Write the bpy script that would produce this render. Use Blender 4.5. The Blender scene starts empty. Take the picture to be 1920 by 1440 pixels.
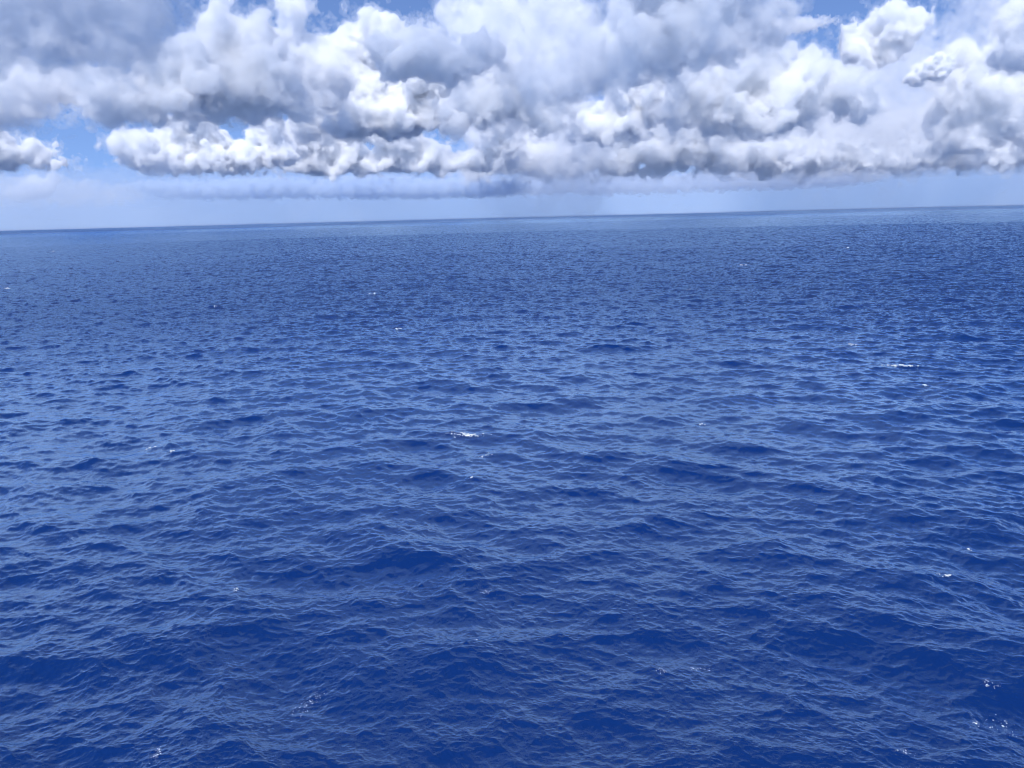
import bpy, bmesh, math, random, time
import numpy as np
from mathutils import Vector, Matrix
T0 = time.time()
sc = bpy.context.scene
R = math.radians

# ------------------------------------------------------------------ camera
CAM_H = 31.0
FPX = 1440.0                      # focal length in pixels of the 1920 px wide frame
PITCH = math.atan(314.0 / FPX)    # looking down from the ship's rail
ROLL = math.atan(48.0 / 1920.0)
cd = bpy.data.cameras.new('camera'); cam = bpy.data.objects.new('camera', cd)
sc.collection.objects.link(cam); sc.camera = cam
cd.sensor_width = 36.0; cd.lens = 36.0 * FPX / 1920.0
cd.clip_start = 0.5; cd.clip_end = 300000.0
CAM_M = (Matrix.Translation((0, 0, CAM_H)) @ Matrix.Rotation(R(90) - PITCH, 4, 'X') @ Matrix.Rotation(-ROLL, 4, 'Z'))
cam.matrix_world = CAM_M

def ray(px, py):
    """world direction of a point of the photograph (1920 x 1440)"""
    v = CAM_M.to_3x3() @ Vector(((px - 960.0) / FPX, (720.0 - py) / FPX, -1.0))
    return v
def at_ground(px, py):
    v = ray(px, py); t = -CAM_H / v.z
    return v.x * t, v.y * t
def at_dist(px, py, d):
    """point at horizontal distance d (metres) along the sight line"""
    v = ray(px, py); t = d / math.hypot(v.x, v.y)
    return Vector((v.x * t, v.y * t, CAM_H + v.z * t))

# ------------------------------------------------------------------ sun and sky
SUN_EL, SUN_AZ = R(54), R(196)    # azimuth clockwise from +Y: high behind the camera
sd = bpy.data.lights.new('sun', 'SUN'); so = bpy.data.objects.new('sun', sd); sc.collection.objects.link(so)
sd.energy = 4.0; sd.angle = R(0.5); sd.color = (1.0, 0.965, 0.92)
to_sun = Vector((math.sin(SUN_AZ) * math.cos(SUN_EL), math.cos(SUN_AZ) * math.cos(SUN_EL), math.sin(SUN_EL)))
so.rotation_euler = to_sun.to_track_quat('Z', 'Y').to_euler()
FILL_DECK = 4.6
w = bpy.data.worlds.new('World'); sc.world = w; w.use_nodes = True
nt = w.node_tree; bg = nt.nodes['Background']
sky = nt.nodes.new('ShaderNodeTexSky'); sky.sky_type = 'NISHITA'; sky.sun_disc = False
sky.sun_elevation = SUN_EL; sky.sun_rotation = SUN_AZ
sky.air_density = 1.0; sky.dust_density = 0.0; sky.ozone_density = 1.5; sky.altitude = 0
# moist sea air: the sky low down is as pale blue as it is some degrees up, without the dry brown band
tc = nt.nodes.new('ShaderNodeTexCoord'); mp = nt.nodes.new('ShaderNodeMapping')
mp.inputs['Location'].default_value = (0, 0, 0.17)
nt.links.new(tc.outputs['Generated'], mp.inputs[0]); nt.links.new(mp.outputs[0], sky.inputs[0])
tint = nt.nodes.new('ShaderNodeMix'); tint.data_type = 'RGBA'; tint.blend_type = 'MULTIPLY'; tint.inputs[0].default_value = 1
tint.inputs[7].default_value = (0.80, 0.90, 1.18, 1)
nt.links.new(sky.outputs[0], tint.inputs[6]); 
def wm(op, a, b=0.0, clamp=False):
    n = nt.nodes.new('ShaderNodeMath'); n.operation = op; n.use_clamp = clamp
    for i, v in enumerate((a, b)):
        if isinstance(v, (int, float)): n.inputs[i].default_value = v
        else: nt.links.new(v, n.inputs[i])
    return n.outputs[0]
# broken cloud deck behind the ship, added unseen as fill light on the clouds
sp = nt.nodes.new('ShaderNodeSeparateXYZ'); nt.links.new(tc.outputs['Generated'], sp.inputs[0])
zz = wm('MAXIMUM', sp.outputs[2], 0.15)
cx_ = nt.nodes.new('ShaderNodeCombineXYZ'); nt.links.new(wm('DIVIDE', sp.outputs[0], zz), cx_.inputs[0]); nt.links.new(wm('DIVIDE', sp.outputs[1], zz), cx_.inputs[1])
no = nt.nodes.new('ShaderNodeTexNoise'); no.inputs['Scale'].default_value = 1.6; no.inputs['Detail'].default_value = 5; nt.links.new(cx_.outputs[0], no.inputs['Vector'])
fill_deck = wm('MULTIPLY', wm('MULTIPLY', wm('SUBTRACT', no.outputs[0], 0.40), 5.0, True), wm('MULTIPLY', wm('MULTIPLY', wm('SUBTRACT', sp.outputs[2], 0.25), 5.0, True), wm('SUBTRACT', 0.15, wm('MULTIPLY', sp.outputs[1], 4.0), True)))
mixd = nt.nodes.new('ShaderNodeMix'); mixd.data_type = 'RGBA'
nt.links.new(fill_deck, mixd.inputs[0]); nt.links.new(tint.outputs[2], mixd.inputs[6]); mixd.inputs[7].default_value = (FILL_DECK * 0.54, FILL_DECK * 0.70, FILL_DECK, 1)
nt.links.new(mixd.outputs[2], bg.inputs[0]); bg.inputs[1].default_value = 0.12

sc.view_settings.view_transform = 'Standard'; sc.view_settings.look = 'None'
sc.view_settings.gamma = 1; sc.view_settings.exposure = 0.30
cy = sc.cycles
cy.max_bounces = 26; cy.diffuse_bounces = 2; cy.glossy_bounces = 2; cy.transmission_bounces = 0
cy.volume_bounces = 14; cy.transparent_max_bounces = 64
cy.use_adaptive_sampling = True; cy.adaptive_threshold = 0.03
cy.use_denoising = True; cy.filter_width = 1.1
cy.caustics_reflective = False; cy.caustics_refractive = False
cy.sample_clamp_indirect = 10

# ------------------------------------------------------------------ the sea: spectral wave field
WIND = R(250)                     # direction the wind sea travels to, math angle
def spectrum(k, kx, ky, wdir, amp, kp, spread):
    kk = np.maximum(k, 1e-6)
    s = amp * kk ** -4.0 * np.exp(-1.25 * (kp / kk) ** 2) * np.exp(-(kk * 0.012) ** 2)
    c = (kx * math.cos(wdir) + ky * math.sin(wdir)) / kk
    # broad: opposing waves damped, cross waves kept
    d = spread + (1 - spread) * np.clip(c, 0, 1) ** 2
    d = d * np.where(c < 0, 0.35, 1.0)
    return s * d
class Tile:
    def __init__(s, L, N, k0, k1, rot, seed, amp, kp, spread):
        s.L, s.N, s.rot = L, N, rot
        rs = np.random.RandomState(seed)
        f = np.fft.fftfreq(N, 1.0 / N) * 2 * math.pi / L
        kx, ky = np.meshgrid(f, f, indexing='ij'); k = np.hypot(kx, ky)
        P = spectrum(k, kx, ky, WIND - rot, amp, kp, spread) * (2 * math.pi / L) ** 2
        band = 1 / (1 + np.exp(-(np.log(np.maximum(k, 1e-6) / k0)) * 8)) / (1 + np.exp((np.log(np.maximum(k, 1e-6) / k1)) * 8))
        P = P * band; P[0, 0] = 0
        h = (rs.normal(size=(N, N)) + 1j * rs.normal(size=(N, N))) * np.sqrt(P / 2) * N * N
        kk = np.maximum(k, 1e-6)
        s.z = np.real(np.fft.ifft2(h)).astype(np.float32)
        s.dx = np.real(np.fft.ifft2(1j * kx / kk * h)).astype(np.float32)
        s.dy = np.real(np.fft.ifft2(1j * ky / kk * h)).astype(np.float32)
        sl = np.real(np.fft.ifft2(1j * kx * h)); s2 = np.real(np.fft.ifft2(1j * ky * h))
        s.stat = (float(s.z.std()), float(sl.std()), float(s2.std()))
    def sample(s, x, y):
        c, n = math.cos(s.rot), math.sin(s.rot)
        u = (x * c + y * n) / s.L * s.N; v = (-x * n + y * c) / s.L * s.N
        iu = np.floor(u); iv = np.floor(v); fu = (u - iu).astype(np.float32); fv = (v - iv).astype(np.float32)
        iu = iu.astype(np.int64) % s.N; iv = iv.astype(np.int64) % s.N
        ju = (iu + 1) % s.N; jv = (iv + 1) % s.N
        def g(a):
            return (a[iu, iv] * (1 - fu) + a[ju, iv] * fu) * (1 - fv) + (a[iu, jv] * (1 - fu) + a[ju, jv] * fu) * fv
        z, dx, dy = g(s.z), g(s.dx), g(s.dy)
        return z, dx * c - dy * n, dx * n + dy * c
KP = 2 * math.pi / 20.0
AMP = 0.0080
tp = 2 * math.pi
tiles = [Tile(517.0, 1024, tp / 120, tp / 7.0, 0.3, 11, AMP * 1.6, KP, 0.07),
         Tile(83.0, 1024, tp / 7.0, tp / 1.0, 1.1, 12, AMP * 1.35, KP, 0.16),
         Tile(11.3, 512, tp / 1.0, tp / 0.10, 2.0, 13, AMP * 1.25, KP, 0.30)]
for t in tiles: print('tile', t.L, t.stat)
CHOP = 1.0
def swell_sample(x, y, w1=1.0, w2=1.0, w3=1.0):
    z = np.zeros(x.shape, np.float32); dx = z.copy(); dy = z.copy()
    for t, wt in zip(tiles, (w1, w2, w3)):
        a, b, c = t.sample(x, y)
        z += a * wt; dx += b * wt; dy += c * wt
    return z, dx * CHOP, dy * CHOP
def smooth(a, b, x):
    t = np.clip((x - a) / (b - a), 0, 1); return t * t * (3 - 2 * t)

def build_sea(quality=1.0):
    # rings: pixel-sized near, wave-sized in the middle, growing to the horizon
    r = [6.0, 10, 14, 18, 22, 26]; cur = 29.0
    while cur < 70000:
        r.append(cur)
        foot = cur * cur / CAM_H / 768.0
        if cur < 420: d = min(max(foot * 0.6, 0.05), 0.36)
        elif cur < 700: d = 0.55
        elif cur < 1600: d = 0.9
        elif cur < 3500: d = 2.2
        elif cur < 6500: d = 5.0
        else: d = foot * 0.10
        cur += d / quality
    r.append(70000.0); r = np.array(r)
    half = R(43)
    n1 = int(1560 * quality)
    a = np.concatenate([np.linspace(-half, half, n1), np.linspace(half, 2 * math.pi - half, 110)[1:-1]])
    nr, na = len(r), len(a); print('sea grid', nr, na, nr * na)
    A, RR = np.meshgrid(a, r)
    x = (np.sin(A) * RR).ravel(); y = (np.cos(A) * RR).ravel(); rr = RR.ravel()
    front = (np.abs(np.where(A > math.pi, A - 2 * math.pi, A)) <= half + 1e-6).ravel()
    w3 = (1 - smooth(110, 340, rr)); w2 = 1 - smooth(3500, 8000, rr); w1 = 1 - smooth(6000, 20000, rr)
    side = np.where(front, 1.0, np.clip(1 - rr / 200.0, 0, 1))
    # the rings cannot carry the shortest waves out there: the next size up is steepened in their place
    w2s = w2 * (1 + 0.70 * smooth(70, 270, rr))
    z, dx, dy = swell_sample(x, y, w1 * side, w2s * side, w3 * side * front)
    co = np.empty((nr * na + 1, 3), np.float32)
    co[:-1, 0] = x + dx; co[:-1, 1] = y + dy; co[:-1, 2] = z
    co[-1] = (0, 0, 0)
    i = np.arange(nr - 1)[:, None] * na; j = np.arange(na)[None, :]; j2 = (j + 1) % na
    quads = np.stack([i + j, i + j2, i + na + j2, i + na + j], -1).reshape(-1, 4)
    j = np.arange(na); tris = np.stack([np.full(na, nr * na), (j + 1) % na, j], -1)
    me = bpy.data.meshes.new('sea')
    nl = quads.size + tris.size; npoly = len(quads) + len(tris)
    me.vertices.add(len(co)); me.loops.add(nl); me.polygons.add(npoly)
    me.vertices.foreach_set('co', co.ravel())
    me.loops.foreach_set('vertex_index', np.concatenate([quads.ravel(), tris.ravel()]).astype(np.int32))
    ls = np.concatenate([np.arange(len(quads)) * 4, len(quads) * 4 + np.arange(len(tris)) * 3]).astype(np.int32)
    me.polygons.foreach_set('loop_start', ls)
    me.polygons.foreach_set('use_smooth', np.ones(npoly, bool))
    at = me.attributes.new('lod', 'FLOAT_VECTOR', 'POINT')
    lod = np.zeros((len(co), 3), np.float32); lod[:-1, 0] = 1 - w3; lod[:-1, 1] = 1 - w2; lod[:-1, 2] = 1 - w1
    at.data.foreach_set('vector', lod.ravel())
    me.update(calc_edges=True)
    o = bpy.data.objects.new('sea', me); sc.collection.objects.link(o)
    o['kind'] = 'structure'
    return o

def sea_material():
    m = bpy.data.materials.new('sea_water'); m.use_nodes = True
    t = m.node_tree; N = t.nodes; L = t.links; N.clear()
    out = N.new('ShaderNodeOutputMaterial')
    di = N.new('ShaderNodeBsdfDiffuse'); gl = N.new('ShaderNodeBsdfGlossy'); fr = N.new('ShaderNodeFresnel'); mx = N.new('ShaderNodeMixShader')
    di.inputs['Color'].default_value = (0.0, 0.0145, 0.096, 1)      # light coming back up out of deep ocean water
    gl.inputs['Color'].default_value = (0.56, 0.77, 1.0, 1); fr.inputs['IOR'].default_value = 1.333
    L.new(di.outputs[0], mx.inputs[1]); L.new(gl.outputs[0], mx.inputs[2]); L.new(mx.outputs[0], out.inputs[0])
    att = N.new('ShaderNodeAttribute'); att.attribute_name = 'lod'
    sep = N.new('ShaderNodeSeparateXYZ'); L.new(att.outputs['Vector'], sep.inputs[0])
    geo = N.new('ShaderNodeNewGeometry')
    def noise(scale, detail, rough, dist=0.0, mapping=(1, 1, 1)):
        mp = N.new('ShaderNodeMapping'); mp.inputs['Scale'].default_value = mapping; mp.inputs['Rotation'].default_value = (0, 0, 0.35)
        L.new(geo.outputs['Position'], mp.inputs[0])
        n = N.new('ShaderNodeTexNoise'); n.noise_dimensions = '2D'
        n.inputs['Scale'].default_value = scale; n.inputs['Detail'].default_value = detail
        n.inputs['Roughness'].default_value = rough; n.inputs['Distortion'].default_value = dist
        L.new(mp.outputs[0], n.inputs['Vector']); return n.outputs[0]
    def math_(op, a, b):
        n = N.new('ShaderNodeMath'); n.operation = op
        for i, v in enumerate((a, b)):
            if isinstance(v, (int, float)): n.inputs[i].default_value = v
            else: L.new(v, n.inputs[i])
        return n.outputs[0]
    # stronger and softer than bare Fresnel: highlights boosted and tinted blue in the material
    refl = math_('MULTIPLY', math_('SUBTRACT', 1.0, math_('EXPONENT', math_('MULTIPLY', fr.outputs[0], -4.0), 0.0)), 0.97)
    L.new(math_('MULTIPLY', refl, math_('SUBTRACT', 1.0, math_('MULTIPLY', sep.outputs[1], 0.25))), mx.inputs[0])
    # ripples everywhere, and the short waves the coarse far rings cannot carry
    rip = math_('MULTIPLY', noise(14.0, 3.0, 0.6, 0.3, (0.6, 1, 1)), 0.010)
    mid = math_('MULTIPLY', math_('MULTIPLY', noise(0.8, 4.0, 0.66, 0.3, (0.55, 1, 1)), 0.55), sep.outputs[0])
    far = math_('MULTIPLY', math_('MULTIPLY', noise(0.22, 3.0, 0.55, 0.2, (0.5, 1, 1)), 2.2), sep.outputs[1])
    h = math_('ADD', math_('ADD', rip, mid), far)
    b = N.new('ShaderNodeBump'); b.inputs['Distance'].default_value = 1.0; b.inputs['Strength'].default_value = 1.0
    L.new(h, b.inputs['Height']); [L.new(b.outputs[0], q.inputs['Normal']) for q in (di, gl, fr)]
    ro = math_('ADD', 0.03, math_('ADD', math_('MULTIPLY', sep.outputs[0], 0.10), math_('MULTIPLY', sep.outputs[1], 0.25)))
    L.new(ro, gl.inputs['Roughness'])
    return m
sea = build_sea(1.0)
sea.data.materials.append(sea_material())
print('sea done', time.time() - T0)

# ------------------------------------------------------------------ clouds: closed bodies of vapour kilometres away
TN = 128
def worley_tile(cells, seed):
    rs = np.random.RandomState(seed); pts = rs.rand(cells, cells, cells, 3).astype(np.float32)
    g = (np.arange(TN) + 0.5) / TN * cells; ci = np.floor(g).astype(int)
    best = np.full((TN, TN, TN), 9.0, np.float32)
    X, Y, Z = g[:, None, None].astype(np.float32), g[None, :, None].astype(np.float32), g[None, None, :].astype(np.float32)
    for a in (-1, 0, 1):
        for b in (-1, 0, 1):
            for c in (-1, 0, 1):
                i, j, k = ci + a, ci + b, ci + c
                P = pts[np.ix_(i % cells, j % cells, k % cells)]
                d = (i[:, None, None] + P[..., 0] - X) ** 2 + (j[None, :, None] + P[..., 1] - Y) ** 2 + (k[None, None, :] + P[..., 2] - Z) ** 2
                np.minimum(best, d, out=best)
    return np.sqrt(best)
def fbm_tile(slope, kmin, seed):
    rs = np.random.RandomState(seed); n = rs.normal(size=(TN,) * 3)
    f = np.fft.fftfreq(TN, 1 / TN); k = np.sqrt(f[:, None, None] ** 2 + f[None, :, None] ** 2 + f[None, None, :] ** 2)
    h = np.fft.fftn(n) * np.where(k >= kmin, np.maximum(k, 1) ** slope, 0)
    r = np.real(np.fft.ifftn(h)); return (r / r.std()).astype(np.float32)
BIL = (0.55 - worley_tile(5, 1)) * 1.0 + (0.55 - worley_tile(11, 2)) * 0.5 + (0.55 - worley_tile(25, 3)) * 0.26
BIL = (BIL / BIL.std()).astype(np.float32)
FBM = fbm_tile(-2.35, 3, 4); WRP = [fbm_tile(-3.4, 2, 5 + i) for i in range(3)]
print('tiles', time.time() - T0)
def tri(tile, u, v, w_):
    """periodic trilinear lookup, coordinates in tile periods"""
    r = None; I = []; Fr = []
    for c in (u, v, w_):
        c = c * TN; i = np.floor(c); Fr.append((c - i).astype(np.float32)); I.append(i.astype(np.int32) & (TN - 1))
    flat = tile.ravel(); m = TN - 1
    i0, j0, k0 = I; i1, j1, k1 = (i0 + 1) & m, (j0 + 1) & m, (k0 + 1) & m
    fx, fy, fz = Fr
    def g(i, j, k): return flat[(i * TN + j) * TN + k]
    a = g(i0, j0, k0) * (1 - fz) + g(i0, j0, k1) * fz; b = g(i0, j1, k0) * (1 - fz) + g(i0, j1, k1) * fz
    c = g(i1, j0, k0) * (1 - fz) + g(i1, j0, k1) * fz; d = g(i1, j1, k0) * (1 - fz) + g(i1, j1, k1) * fz
    return (a * (1 - fy) + b * fy) * (1 - fx) + (c * (1 - fy) + d * fy) * fx

def surface_net(F, org, vox):
    """closed surface F = 0 (inside F > 0) of a padded field, as vertices and quads"""
    S = F > 0
    nx, ny, nz = F.shape
    cnt = np.zeros((nx - 1, ny - 1, nz - 1), np.int8); acc = np.zeros((nx - 1, ny - 1, nz - 1, 3), np.float32)
    def sl(a, ax0, ax1):
        return None
    # crossings on the 12 edges of each cell
    for ax in range(3):
        s0 = [slice(None)] * 3; s1 = [slice(None)] * 3
        s0[ax] = slice(0, -1); s1[ax] = slice(1, None)
        A, B = F[tuple(s0)], F[tuple(s1)]
        cr = S[tuple(s0)] != S[tuple(s1)]
        t = np.where(cr, A / np.where(cr, A - B, 1), 0).astype(np.float32)
        o1, o2 = [i for i in range(3) if i != ax]
        for a in (0, 1):
            for b in (0, 1):
                q = [slice(None)] * 3
                q[o1] = slice(a, cr.shape[o1] - 1 + a); q[o2] = slice(b, cr.shape[o2] - 1 + b)
                c = cr[tuple(q)]
                cnt += c
                acc[..., ax] += np.where(c, t[tuple(q)], 0); acc[..., o1] += np.where(c, a, 0); acc[..., o2] += np.where(c, b, 0)
    act = cnt > 0
    idx = np.full(act.shape, -1, np.int64); n = int(act.sum()); idx[act] = np.arange(n)
    cell = np.argwhere(act)
    V = (cell + acc[act] / cnt[act][:, None]) * vox + np.array(org)
    quads = []
    for ax in range(3):
        o1, o2 = (ax + 1) % 3, (ax + 2) % 3
        s0 = [slice(1, -1)] * 3; s1 = [slice(1, -1)] * 3
        s0[ax] = slice(0, -1); s1[ax] = slice(1, None)
        a, b = S[tuple(s0)], S[tuple(s1)]
        e = np.argwhere(a != b)
        off = np.array([1, 1, 1]); off[ax] = 0
        p = e + off
        def gi(d1, d2):
            q = p.copy(); q[:, o1] += d1; q[:, o2] += d2
            return idx[q[:, 0], q[:, 1], q[:, 2]]
        Q = np.stack([gi(-1, -1), gi(0, -1), gi(0, 0), gi(-1, 0)], -1)
        flip = ~a[e[:, 0], e[:, 1], e[:, 2]] if len(e) else np.zeros(0, bool)
        Q[flip] = Q[flip][:, ::-1]
        quads.append(Q)
    return V, np.concatenate(quads)
def np_mesh(name, V, Q):
    me = bpy.data.meshes.new(name)
    me.vertices.add(len(V)); me.loops.add(Q.size); me.polygons.add(len(Q))
    me.vertices.foreach_set('co', V.astype(np.float32).ravel())
    me.loops.foreach_set('vertex_index', Q.ravel().astype(np.int32))
    me.polygons.foreach_set('loop_start', (np.arange(len(Q)) * Q.shape[1]).astype(np.int32))
    me.update(calc_edges=True)
    return me

def vapour(name, dens, aniso, col=(1, 1, 1)):
    m = bpy.data.materials.new(name); m.use_nodes = True
    t = m.node_tree; N = t.nodes; N.clear()
    out = N.new('ShaderNodeOutputMaterial'); v = N.new('ShaderNodeVolumePrincipled')
    v.inputs['Color'].default_value = (*col, 1); v.inputs['Density'].default_value = dens
    v.inputs['Anisotropy'].default_value = aniso
    t.links.new(v.outputs[0], out.inputs['Volume'])
    return m
_cm = {}
def vapour_mat(d, col):
    k = round(math.log(d) * 3)
    if (k, col) not in _cm: _cm[k, col] = vapour('cloud_vapour', math.exp(k / 3.0), 0.0, col)
    return _cm[k, col]

VQ = 1.0
vox_total = 0; face_total = 0
def cloud(label, dist, items, base_py=None, depth=0.8, rough=1.0, wisp=0.6, vpx=2.6, seed=None, core=1.0, shell=1.0, name='cumulus_cloud', ragged=0.9, col=(.978, .986, 1), world=False, heads=2):  # faint blue in col stands in for distance haze and bluish shade
    """items: (px, py, half width, half height[, extra distance factor]) in photograph pixels, at dist metres.
    A bright dense core with a looser, thinner body of vapour round it."""
    global vox_total, face_total
    mpp = dist / FPX
    cx = sum(i[0] for i in items) / len(items)
    c = Vector((cx, sum(i[1] for i in items) / len(items), 0)) if world else at_dist(cx, 300.0, dist)
    loc = Vector((c.x, c.y, 0)); yaw = -math.atan2(c.x, c.y)
    inv = Matrix.Rotation(-yaw, 4, 'Z') @ Matrix.Translation(-loc)
    bl = []
    for it in items:
        if world:
            p = inv @ Vector(it[:3]); rx, rz = it[3:5]
        else:
            p = inv @ at_dist(it[0], it[1], dist * (1 + (it[4] if len(it) > 4 else 0.0)))
            rx = it[2] * mpp; rz = it[3] * mpp
        bl.append((p.x, p.y, p.z, rx, (rx + rz) * 0.5 * depth * 1.2, rz))
    rr_ = random.Random(int(abs(cx) * 3 + dist)); main = list(bl)
    size = 2.0 * sum(min(b[3], b[5]) for b in bl) / len(bl)
    if heads:
        for b in main:
            for k in range(heads):
                a1 = rr_.uniform(-1.3, 1.3); a2 = rr_.uniform(-1.2, 1.2); f = rr_.uniform(.28, .52)
                r_ = min(b[3], b[5]) * f
                bl.append((b[0] + math.sin(a1) * b[3] * .85, b[1] - math.sin(a2) * b[4] * .8, b[2] + math.cos(a1) * abs(math.cos(a2)) * b[5] * .85, r_ * 1.15, r_ * 1.1, r_))
    base = (inv @ at_dist(cx, base_py, dist)).z if base_py is not None else None
    vox = vpx * mpp * VQ
    pad = size * 0.35
    mn = np.array([min(b[i] - b[3 + i] for b in bl) - pad for i in range(3)]); mx = np.array([max(b[i] + b[3 + i] for b in bl) + pad for i in range(3)])
    if base is not None: mn[2] = max(mn[2], base - size * 0.12)
    n = np.ceil((mx - mn) / vox).astype(int) + 3
    ax = [(mn[i] + (np.arange(n[i]) - 1) * vox).astype(np.float32) for i in range(3)]
    X, Y, Z = np.meshgrid(*ax, indexing='ij')
    rs = np.random.RandomState(seed if seed is not None else int(cx * 7 + dist) % 100000)
    o3 = rs.rand(3)
    ux, uy, uz = X / (size * 2.4) + o3[0], Y / (size * 2.4) + o3[1], Z / (size * 2.4) + o3[2]
    wa = size * 0.11 * rough
    qx = X + tri(WRP[0], ux, uy, uz) * wa; qy = Y + tri(WRP[1], ux, uy, uz) * wa; qz = Z + tri(WRP[2], ux, uy, uz) * wa * 0.6
    E = np.full(X.shape, -0.6, np.float32)
    for (x, y, z, rx, ry, rz) in bl:
        m_ = wa * 2.5 + size * 0.2
        sl = tuple(slice(max(0, int((v - r_ - m_ - mn[i]) / vox)), max(1, int((v + r_ + m_ - mn[i]) / vox) + 3)) for i, (v, r_) in enumerate(((x, rx), (y, ry), (z, rz))))
        if any(s_.stop - s_.start < 2 for s_ in sl): continue
        e = (1 - np.sqrt(((qx[sl] - x) / rx) ** 2 + ((qy[sl] - y) / ry) ** 2 + ((qz[sl] - z) / rz) ** 2)) * (min(rx, rz) / size)
        G = E[sl]
        h = np.clip(0.5 + 0.5 * (G - e) / 0.05, 0, 1); E[sl] = e * (1 - h) + G * h + 0.05 * h * (1 - h)
    bil = tri(BIL, ux, uy, uz)
    fb = tri(FBM, ux * 1.7 + .3, uy * 1.7, uz * 1.7)
    E = E + (bil * 0.060 + fb * 0.042) * rough - 0.02
    if base is not None:
        rb = tri(FBM, ux * 0.9, uy * 0.9, uz * 0.9 + .5) * 0.08 * ragged
        E = np.minimum(E, (Z - base) / size * 0.7 + rb + 0.02)
    outs = []
    fb2 = tri(FBM, ux * 3.9 + .1, uy * 3.9 + .6, uz * 3.9)
    body = E + (fb * 0.05 + fb2 * 0.07) * wisp + 0.035
    for fld, kind, dn in ((body, 'body', shell), (E - 0.045, 'core', core)):
        if dn <= 0: continue
        fld = fld.copy()
        for a in range(3):
            s = [slice(None)] * 3
            for e_ in (0, -1):
                s[a] = e_; fld[tuple(s)] = -1e-3
        V, Q = surface_net(fld, mn - vox, vox)
        if len(Q) == 0: continue
        me = np_mesh(name if kind == 'body' else 'core', V, Q)
        me.materials.append(vapour_mat(dn * (1.2 if kind == 'body' else 7.0) / size, col))
        o = bpy.data.objects.new(name if kind == 'body' else 'core', me); sc.collection.objects.link(o)
        outs.append(o); face_total += len(Q)
    top = outs[0]; top.location = loc; top.rotation_euler = (0, 0, yaw)
    for o in outs[1:]: o.parent = top
    top['label'] = label; top['category'] = 'cloud'; top['group'] = 'cumulus clouds over the sea'
    vox_total += X.size
    print('%-40s' % label[:40], X.shape, 'size', round(size), 'base', None if base is None else round(base), 'faces', sum(len(o.data.polygons) for o in outs), round(time.time() - T0, 1))
    return top

def shade_cloud(label, px, py, dist, alt, rx, rz, n=4, seed=1):
    """an unseen cloud added to cast shade, set between the sun and the sight point (px, py) at dist"""
    P = at_dist(px, py, dist); P = P + to_sun * ((alt - P.z) / to_sun.z)
    rs = random.Random(seed); it = []
    for k in range(n):
        a = k / max(1, n - 1) * 2 - 1
        it.append((P.x + a * rx * 0.9, P.y + rs.uniform(-.4, .4) * rx, P.z + rs.uniform(-.3, .3) * rz, rx * rs.uniform(.55, .8), rz * rs.uniform(.8, 1.1)))
    return cloud(label, math.hypot(P.x, P.y), it, world=True, vpx=9, wisp=.8, seed=seed, core=0, shell=.32, heads=0)

# near clouds, bases under the top edge of the view
cloud('big soft grey cloud with a flat dark base filling the upper left corner', 4000,
      [(40,50,120,75),(150,20,120,80),(215,45,80,72),(275,90,34,30),(-90,40,120,80),(100,-110,170,110),(-50,-150,150,120)], base_py=138, wisp=1.0, shell=1.0, core=.4, ragged=1)
cloud('small dark grey cloud in front of the bright tower left of centre', 4600,
      [(735,105,45,42),(785,95,55,45),(845,125,48,36),(900,95,40,30)], base_py=166, wisp=.8, ragged=1.4)
cloud('long dark grey cloud slanting from the top edge down to the left near the middle', 4300,
      [(1330,40,110,70),(1230,75,95,62),(1130,120,85,52),(1045,150,70,42),(1380,0,65,42),(1200,10,90,50),(1250,-110,150,90),(1370,-130,110,90)], wisp=.9, shell=1.2, core=.6, heads=1, ragged=1.2, rough=1.1)
cloud('thin pale strip of cloud under the dark slanting cloud beside the blue gap', 7000,
      [(1435,55,50,13),(1490,48,44,10),(1530,42,26,6)], wisp=1.2, core=0, shell=1.0)
cloud('grey wisp of cloud cut by the upper right edge', 4200, [(1915,75,40,45),(1960,60,50,60)], wisp=1)
# second row
cloud('broad grey cloud with a dark flat base below the big corner cloud', 5600,
      [(240,190,80,42),(330,165,90,62),(430,120,85,85),(425,75,40,48),(500,175,65,50),(560,195,55,36)], base_py=228, wisp=.8, ragged=1.2)
cloud('grey cloud bank with lumpy top left of the bright white gap right of centre', 5600,
      [(900,190,55,50),(955,165,65,60),(1010,190,60,60),(880,220,50,30)], base_py=262, wisp=.7, ragged=1.3)
cloud('wide dark grey cloud with white lumps on top in the right half', 6200,
      [(1330,165,65,55),(1400,140,70,60),(1480,160,75,62),(1555,160,52,42),(1300,215,70,30),(1420,215,110,42),(1610,180,50,35)], base_py=248, wisp=.7, ragged=1.3)
cloud('pale upright cloud reaching the top edge beside the blue gap on the left', 7500,
      [(550,22,30,48),(530,88,28,38),(585,115,40,45),(610,160,45,45)], heads=1, wisp=1.0, core=.6)
cloud('small crisp white turret between the grey clouds on the left', 6800,
      [(505,110,28,35),(478,165,28,35),(455,190,30,26),(480,60,18,22)], rough=1.2)
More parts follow.
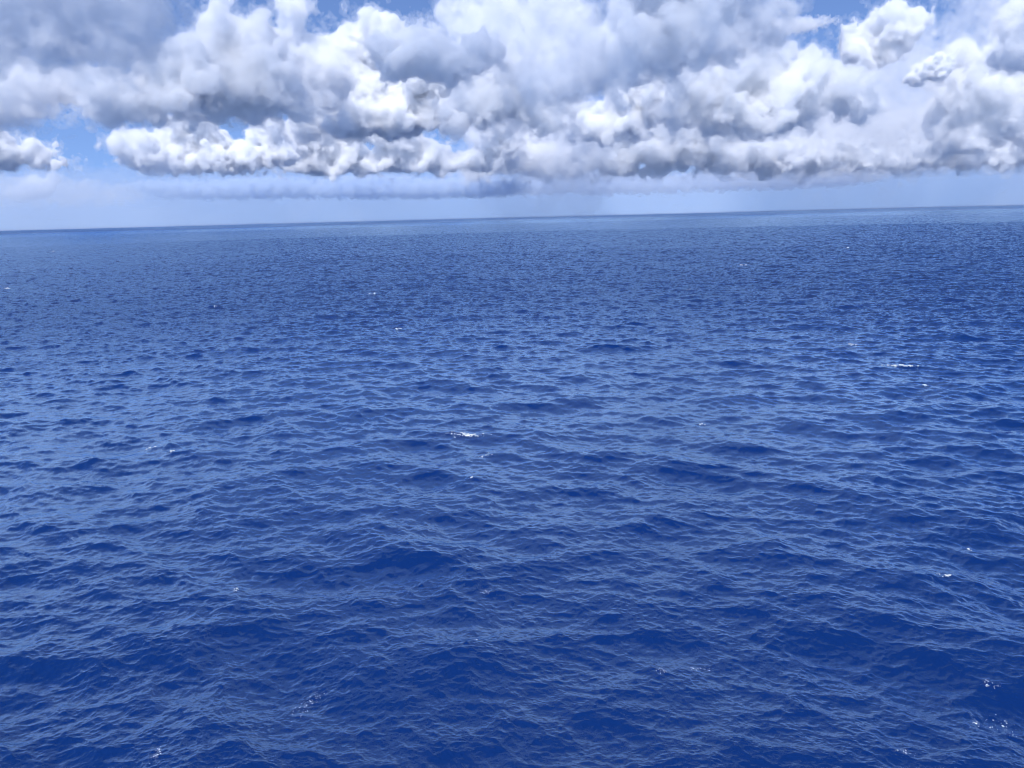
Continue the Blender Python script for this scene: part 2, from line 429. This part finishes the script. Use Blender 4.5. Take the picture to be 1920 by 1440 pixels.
# third row: white towers behind
cloud('brilliant white towering cloud left of centre under the blue gap', 8500,
      [(695,75,52,48),(655,65,34,32),(735,60,30,22),(655,130,48,55),(680,190,70,55),(600,210,60,45)], base_py=262, rough=1.1, core=1.5)
cloud('bright white cloud mass below the small dark cloud left of centre', 8200,
      [(720,215,75,45),(790,200,60,42),(850,225,38,28),(660,235,60,30),(800,160,60,35)], base_py=258, core=1.5)
cloud('huge pale blue white cloud behind the centre reaching past the top edge', 11000,
      [(875,25,38,45),(935,65,68,75),(1010,40,75,75),(980,150,100,80),(880,150,80,60),(820,115,32,45),(1080,90,60,70)], wisp=1.0, shell=.8, core=.5)
cloud('bright white cloud face between the two dark clouds right of centre', 9500,
      [(1290,150,75,50),(1220,180,70,50),(1180,215,60,40),(1340,130,45,36),(1130,240,60,30),(1240,110,50,35)], base_py=275, core=1.5)
cloud('crisp white cauliflower cloud standing against the blue at upper right', 8000,
      [(1640,75,48,38),(1675,55,36,34),(1705,50,26,22),(1620,100,38,34)], rough=1.2, core=1.5)
cloud('wide soft veil of pale cloud under the white cauliflower cloud at right', 10500,
      [(1650,180,80,66),(1720,140,90,80),(1790,120,70,75),(1700,230,130,60),(1560,240,80,42),(1850,60,50,60)], wisp=1.1, core=0, shell=1.1, rough=.8)
cloud('small white tuft in the pale veil at right', 7600, [(1745,130,22,18),(1765,115,18,14),(1725,145,18,12)], rough=1.2)
cloud('tall bright white cloud mass at the right edge', 8200,
      [(1830,190,60,60),(1880,160,65,70),(1900,210,60,60),(1850,120,50,50),(1800,215,50,35),(1910,90,40,60),(1850,255,90,30)], rough=1.1, core=.9)
cloud('fuzzy grey cloud at the far left below the corner cloud', 7000,
      [(20,190,60,40),(80,180,50,30),(-40,170,60,60),(150,168,50,22),(60,155,60,36)], wisp=1.1, core=.3, shell=.8)
cloud('white puffs between the corner cloud and the broad grey cloud', 7400, [(85,165,40,22),(120,175,30,18),(205,160,28,22)], wisp=.8, rough=1.2)
# fourth row
cloud('bright white topped cloud low on the left with a long grey foot', 13000,
      [(350,240,36,30),(318,275,38,28),(385,270,44,30),(440,292,56,24),(500,255,30,30),(520,290,40,22),(400,308,90,16)], base_py=330, rough=1.2, core=1.4, ragged=2.2)
cloud('long low cloud with sunlit middle under the bright mass left of centre', 14000,
      [(590,305,60,24),(640,290,50,34),(700,308,60,20),(760,280,52,40),(820,300,50,26),(570,255,52,30),(905,300,52,22),(660,245,50,26),(940,265,40,36)], base_py=338, rough=1.2, ragged=2.2)
cloud('soft blue grey cloud behind the rain in the middle', 16000,
      [(960,260,80,50),(1020,290,70,45),(1080,240,60,50),(930,310,70,26),(1060,310,60,28)], base_py=345, wisp=1, shell=.9, core=.5)
cloud('long grey cloud bank with pale top right of the middle', 13500,
      [(1160,290,70,38),(1240,270,80,48),(1330,265,80,48),(1410,285,80,40),(1180,250,60,30),(1490,290,70,34)], base_py=330, rough=1.1)
cloud('row of small white puffs low at right of the grey bank', 13000,
      [(1530,295,45,22),(1590,285,40,24),(1640,300,45,22),(1600,262,26,20)], base_py=322, rough=1.3, wisp=.8)
cloud('low white puffs above the horizon near the right edge', 13500,
      [(1700,290,55,26),(1760,280,50,30),(1830,275,60,36),(1890,280,60,34),(1760,255,40,22)], base_py=318, rough=1.3, wisp=.8)
cloud('smooth grey cloud behind the white puffs at right', 17000,
      [(1500,240,90,50),(1600,250,100,50),(1720,250,110,45),(1850,250,100,50),(1560,300,160,26)], base_py=325, wisp=1, shell=.8, core=.4)
cloud('grey cloud with a flat base low at the left edge', 9500,
      [(5,295,42,24),(62,288,30,24),(-40,280,55,36),(105,308,24,8)], base_py=325, wisp=.9, ragged=1.2)
cloud('small dark cloud beside the pale blue gap at left', 10500, [(245,275,36,30),(270,295,40,22),(300,310,30,16)], wisp=1, core=.6)
# far rows close to the horizon
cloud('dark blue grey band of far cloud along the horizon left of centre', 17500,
      [(400,356,80,9),(500,352,90,13),(600,356,70,9),(690,350,80,17),(800,354,90,13),(900,350,80,16),(310,350,50,6)], base_py=378, core=0, shell=1.1, wisp=1.6, rough=1.8, col=(.72,.82,.95), ragged=1.4, vpx=2.6)  # shade and distance blue put into the vapour colour
cloud('far flat cloud bank along the horizon right of centre', 26000,
      [(1020,347,80,14),(1130,343,70,18),(1230,346,90,12),(1350,338,70,16),(1460,340,80,10),(1560,333,60,12)], base_py=362, core=0, shell=1.7, wisp=1.2, rough=1.3, col=(.80,.87,.97), ragged=1.4, vpx=2.6)  # colour darkened to stand in for shade on the far bank
cloud('faint far clouds low above the horizon at the left edge', 24000,
      [(30,355,50,22),(80,345,36,18),(130,362,60,18),(200,365,50,14)], wisp=1, core=0, shell=.5, rough=1.1, vpx=2.6)
cloud('pale blue grey rain shaft falling to the horizon right of the middle', 12600,
      [(1075,330,42,110),(1040,370,50,90),(1105,300,36,90),(985,395,50,50)], wisp=.3, heads=0, core=0, shell=.20, rough=.9, col=(.86, .92, 1), vpx=4, name='rain_shaft')
cloud('small far puff low over the left horizon', 22000, [(70,350,26,16),(95,338,14,12),(45,362,26,10)], heads=3, shell=.9, core=.3, wisp=1.2)
cloud('thin blue veil of distant rain and moist air under the low clouds', 19500,
      [(x, 425 - x * 0.025, 260, 90) for x in range(-200, 2200, 170)], wisp=.2, core=0, shell=.55, heads=0, rough=.4, col=(.74, .83, .95), vpx=5, name='haze_veil')  # added haze body, the blue of distance put into its colour
shade_cloud('cloud high above the view shading the small dark cloud', 800, 110, 4700, 2500, 600, 260, seed=3)
shade_cloud('cloud high above the view shading the grey bank right of centre', 960, 190, 5700, 2700, 700, 260, seed=4)
shade_cloud('cloud high above the view shading the wide dark cloud at right', 1450, 170, 6200, 2900, 1000, 280, seed=5)
shade_cloud('cloud high above the view shading the broad grey cloud at left', 380, 160, 5600, 2700, 800, 280, seed=6)
shade_cloud('high cloud shading the long low bank right of the middle', 1280, 280, 13500, 4000, 2300, 450, n=6, seed=7)
shade_cloud('high cloud shading the low bank in the middle', 960, 270, 14500, 4300, 1300, 400, n=4, seed=8)
shade_cloud('cloud high above the view shading the long slanting cloud', 1250, 70, 4300, 2900, 900, 250, seed=10)
# clouds beyond both sides of the view
def beside(label, az, dist, z, rx, rz, n, seed):
    rs = random.Random(seed); cxx, cyy = math.sin(R(az)) * dist, math.cos(R(az)) * dist; it = []
    for k in range(n):
        t_ = (k / max(1, n - 1) * 2 - 1) * rx * .9
        it.append((cxx + math.cos(R(az)) * t_, cyy - math.sin(R(az)) * t_ + rs.uniform(-.3, .3) * rz, z + rs.uniform(-.3, .4) * rz, rx * rs.uniform(.35, .5), rz * rs.uniform(.7, 1.1)))
    return cloud(label, dist, it, world=True, vpx=9, wisp=.7, seed=seed, shell=1.1, core=.6)
beside('large grey cloud out of view to the left', -58, 6000, 1500, 1500, 650, 5, 51)
beside('low cloud bank out of view far to the left', -53, 13000, 1500, 3200, 700, 6, 52)
beside('large grey cloud out of view to the right', 59, 6500, 1500, 1500, 700, 5, 53)
beside('low cloud bank out of view far to the right', 54, 13500, 1500, 3200, 750, 6, 54)
print('voxels', vox_total/1e6, 'faces', face_total/1e6, time.time()-T0)

# ------------------------------------------------------------------ whitecaps: lumps of foam sitting on the crests
fm = bpy.data.materials.new('sea_foam'); fm.use_nodes = True
_p = fm.node_tree.nodes['Principled BSDF']; _n = fm.node_tree.nodes.new('ShaderNodeTexNoise'); _r = fm.node_tree.nodes.new('ShaderNodeValToRGB')
_n.inputs['Scale'].default_value = 9; _n.inputs['Detail'].default_value = 4
_r.color_ramp.elements[0].position = .3; _r.color_ramp.elements[0].color = (.42, .50, .58, 1); _r.color_ramp.elements[1].position = .6; _r.color_ramp.elements[1].color = (.78, .80, .80, 1)
fm.node_tree.links.new(_n.outputs[0], _r.inputs[0]); fm.node_tree.links.new(_r.outputs[0], _p.inputs['Base Color'])
_p.inputs['Roughness'].default_value = .6; _p.inputs['IOR'].default_value = 1.2
_bm = bmesh.new(); bmesh.ops.create_icosphere(_bm, subdivisions=1, radius=1.0)
ICO_V = np.array([v.co[:] for v in _bm.verts], np.float32); ICO_F = np.array([[v.index for v in f.verts] for f in _bm.faces]); _bm.free()
def whitecap(label, px, py, wpx, hpx, n, seed, ang=0.0, lump=1.0, scatter=0.0, tail=0.0):
    """foam about wpx wide and hpx high in the photograph, n lumps, on the nearest crest"""
    rs = np.random.RandomState(seed)
    gx, gy = at_ground(px, py); dist = math.hypot(gx, gy); m = math.hypot(dist, CAM_H) / FPX
    W = wpx * m * 0.5; D = hpx * m * 0.5 * dist / CAM_H
    # nearest high ground
    if scatter < 0.5:
        q = rs.uniform(-1, 1, (1500, 2)); sx = gx + q[:, 0] * max(W * .6, .8); sy = gy + q[:, 1] * min(3.0, max(D * 2.0, 1.5))
        z, dx, dy = swell_sample(sx, sy, 1, 1, 0)
        best = np.argmax(z - 0.12 * np.hypot(sx - gx, sy - gy)); cx0, cy0 = sx[best], sy[best]
    else: cx0, cy0 = gx, gy
    yaw = -math.atan2(gx, gy) + ang
    n = max(10, int(n * 0.45)); N = n * 6
    # foam gathers in clots
    cl = np.stack([rs.normal(size=18) * .55, rs.normal(size=18) * .5], -1)
    pick = rs.randint(0, 18, N); u = cl[pick, 0] + rs.normal(size=N) * .22; v = cl[pick, 1] + rs.normal(size=N) * .3
    x = cx0 + math.cos(yaw) * u * W - math.sin(yaw) * v * D; y = cy0 + math.sin(yaw) * u * W + math.cos(yaw) * v * D
    z, dx, dy = swell_sample(x, y, 1, 1, 1 - float(smooth(110, 340, dist)))
    score = 0.30 * z / (z.std() + 1e-6) * (1 - scatter) + rs.uniform(0, 1, N) - 0.2 * np.hypot(u, v)
    keep = np.argsort(-score)[:n]
    r = (0.016 + 0.065 * rs.rand(n) ** 4) * lump * max(1.0, dist / 60.0) ** 0.8 * 1.2
    r = r * np.clip(1.25 - np.hypot(u[keep], v[keep]) * .6, .35, 1.3)
    cx_, cy_, cz_ = (x + dx)[keep], (y + dy)[keep], z[keep]
    V = ICO_V[None] * (1 + rs.uniform(-.3, .3, (n, len(ICO_V), 1))) * r[:, None, None] * np.array([1.5, 1.0, .6])
    c, s = math.cos(yaw), math.sin(yaw); V = V @ np.array([[c, s, 0], [-s, c, 0], [0, 0, 1]])
    V = V + np.stack([cx_ - cx0, cy_ - cy0, cz_ + r * .25], -1)[:, None]
    F = (ICO_F[None] + (np.arange(n) * len(ICO_V))[:, None, None]).reshape(-1, 3)
    me = np_mesh('whitecap', V.reshape(-1, 3), F); me.materials.append(fm)
    me.polygons.foreach_set('use_smooth', np.ones(len(F), bool))
    o = bpy.data.objects.new('whitecap', me); sc.collection.objects.link(o); o.location = (cx0, cy0, 0)
    o['label'] = label; o['category'] = 'whitecap'; o['group'] = 'whitecaps breaking on the open sea'
    print('cap', label[:50], round(dist, 1), 'W %.1f D %.1f' % (W, D))
whitecap('largest bright white foam crest breaking near the middle of the sea', 868, 831, 92, 15, 420, 1, ang=.12, lump=.85)
whitecap('thin broken foam patch just below the largest breaking crest', 893, 851, 34, 10, 70, 2, lump=.7, scatter=.4)
whitecap('lone foam fleck on the blue water below the largest breaking crest', 868, 907, 10, 3, 14, 3)
whitecap('small white crest far out above the largest whitecap', 752, 617, 36, 4, 90, 4)
whitecap('small foam crest further out than the one above the largest whitecap', 697, 552, 20, 3, 50, 5)
whitecap('tiny bright whitecap far out toward the horizon right of the middle', 1392, 497, 16, 3, 45, 6)
whitecap('bright compact whitecap in the right half of the sea', 1596, 644, 18, 6, 110, 7)
whitecap('long thin foam streak on the right below the compact whitecap', 1690, 690, 90, 4, 150, 8, ang=.05, scatter=.4)
whitecap('small whitecap just below the long thin foam streak on the right', 1727, 725, 14, 5, 50, 9)
whitecap('faint foam crest on the left side of the sea', 262, 842, 32, 4, 70, 10, lump=.8, ang=.15)
whitecap('small foam blotch right of the faint crest on the left', 320, 851, 12, 6, 45, 11, lump=.8)
whitecap('tiny whitecap at the left edge of the sea', 16, 541, 12, 3, 35, 12)
whitecap('tiny whitecap near the horizon at left', 98, 472, 10, 2, 30, 13)
whitecap('small foam crest at the left end of a wave left of centre', 462, 1088, 14, 8, 70, 14, lump=.7)
whitecap('sparkling scatter of foam bubbles low on the left in dark blue water', 578, 1305, 52, 44, 330, 15, lump=.34, scatter=.9, ang=-.6)
whitecap('sparse foam bubbles at the bottom edge left of centre', 288, 1424, 24, 34, 150, 16, lump=.34, scatter=.9, ang=-.5)
whitecap('bright bit of foam at the bottom left corner', 32, 1434, 24, 10, 120, 17, lump=.6)
whitecap('pale foam bubbles on a crest in the middle foreground', 908, 1112, 44, 20, 120, 18, lump=.38, scatter=.9)
whitecap('tiny yellowish white foam fleck on a crest in the middle foreground', 899, 1181, 8, 3, 22, 19, lump=.8)
whitecap('row of foam sparkles in the dark water right of the middle foreground', 1315, 1247, 44, 9, 120, 20, lump=.34, scatter=.8)
whitecap('foam sparkles left of the sparkle row in the dark foreground water', 1240, 1257, 34, 16, 100, 21, lump=.34, scatter=.8)
whitecap('short foam crest near the right edge above the foreground', 1778, 1076, 20, 8, 110, 22, lump=.7)
whitecap('small white foam fleck near the right edge', 1822, 1024, 8, 6, 40, 23, lump=.7)
whitecap('foam patch on the wave at the lower right edge', 1855, 1293, 34, 16, 90, 24, lump=.5, scatter=.6, ang=-.4)
whitecap('foam patch trailing below the wave at the lower right edge', 1875, 1345, 52, 24, 100, 25, lump=.5, scatter=.7, ang=-.4)
whitecap('upright foam splash left of the lower right foam patches', 1833, 1345, 14, 26, 50, 26, lump=.5, scatter=.7)
whitecap('scattered foam specks near the bottom edge at right', 1700, 1415, 70, 50, 70, 27, lump=.36, scatter=1)
whitecap('small foam crest at the right side of the middle water', 1330, 794, 14, 4, 35, 28)
whitecap('tiny whitecap close to the horizon in the middle', 1110, 452, 10, 2, 28, 29)
whitecap('faint tiny whitecap close to the horizon right of the middle', 1585, 465, 10, 2, 22, 30)
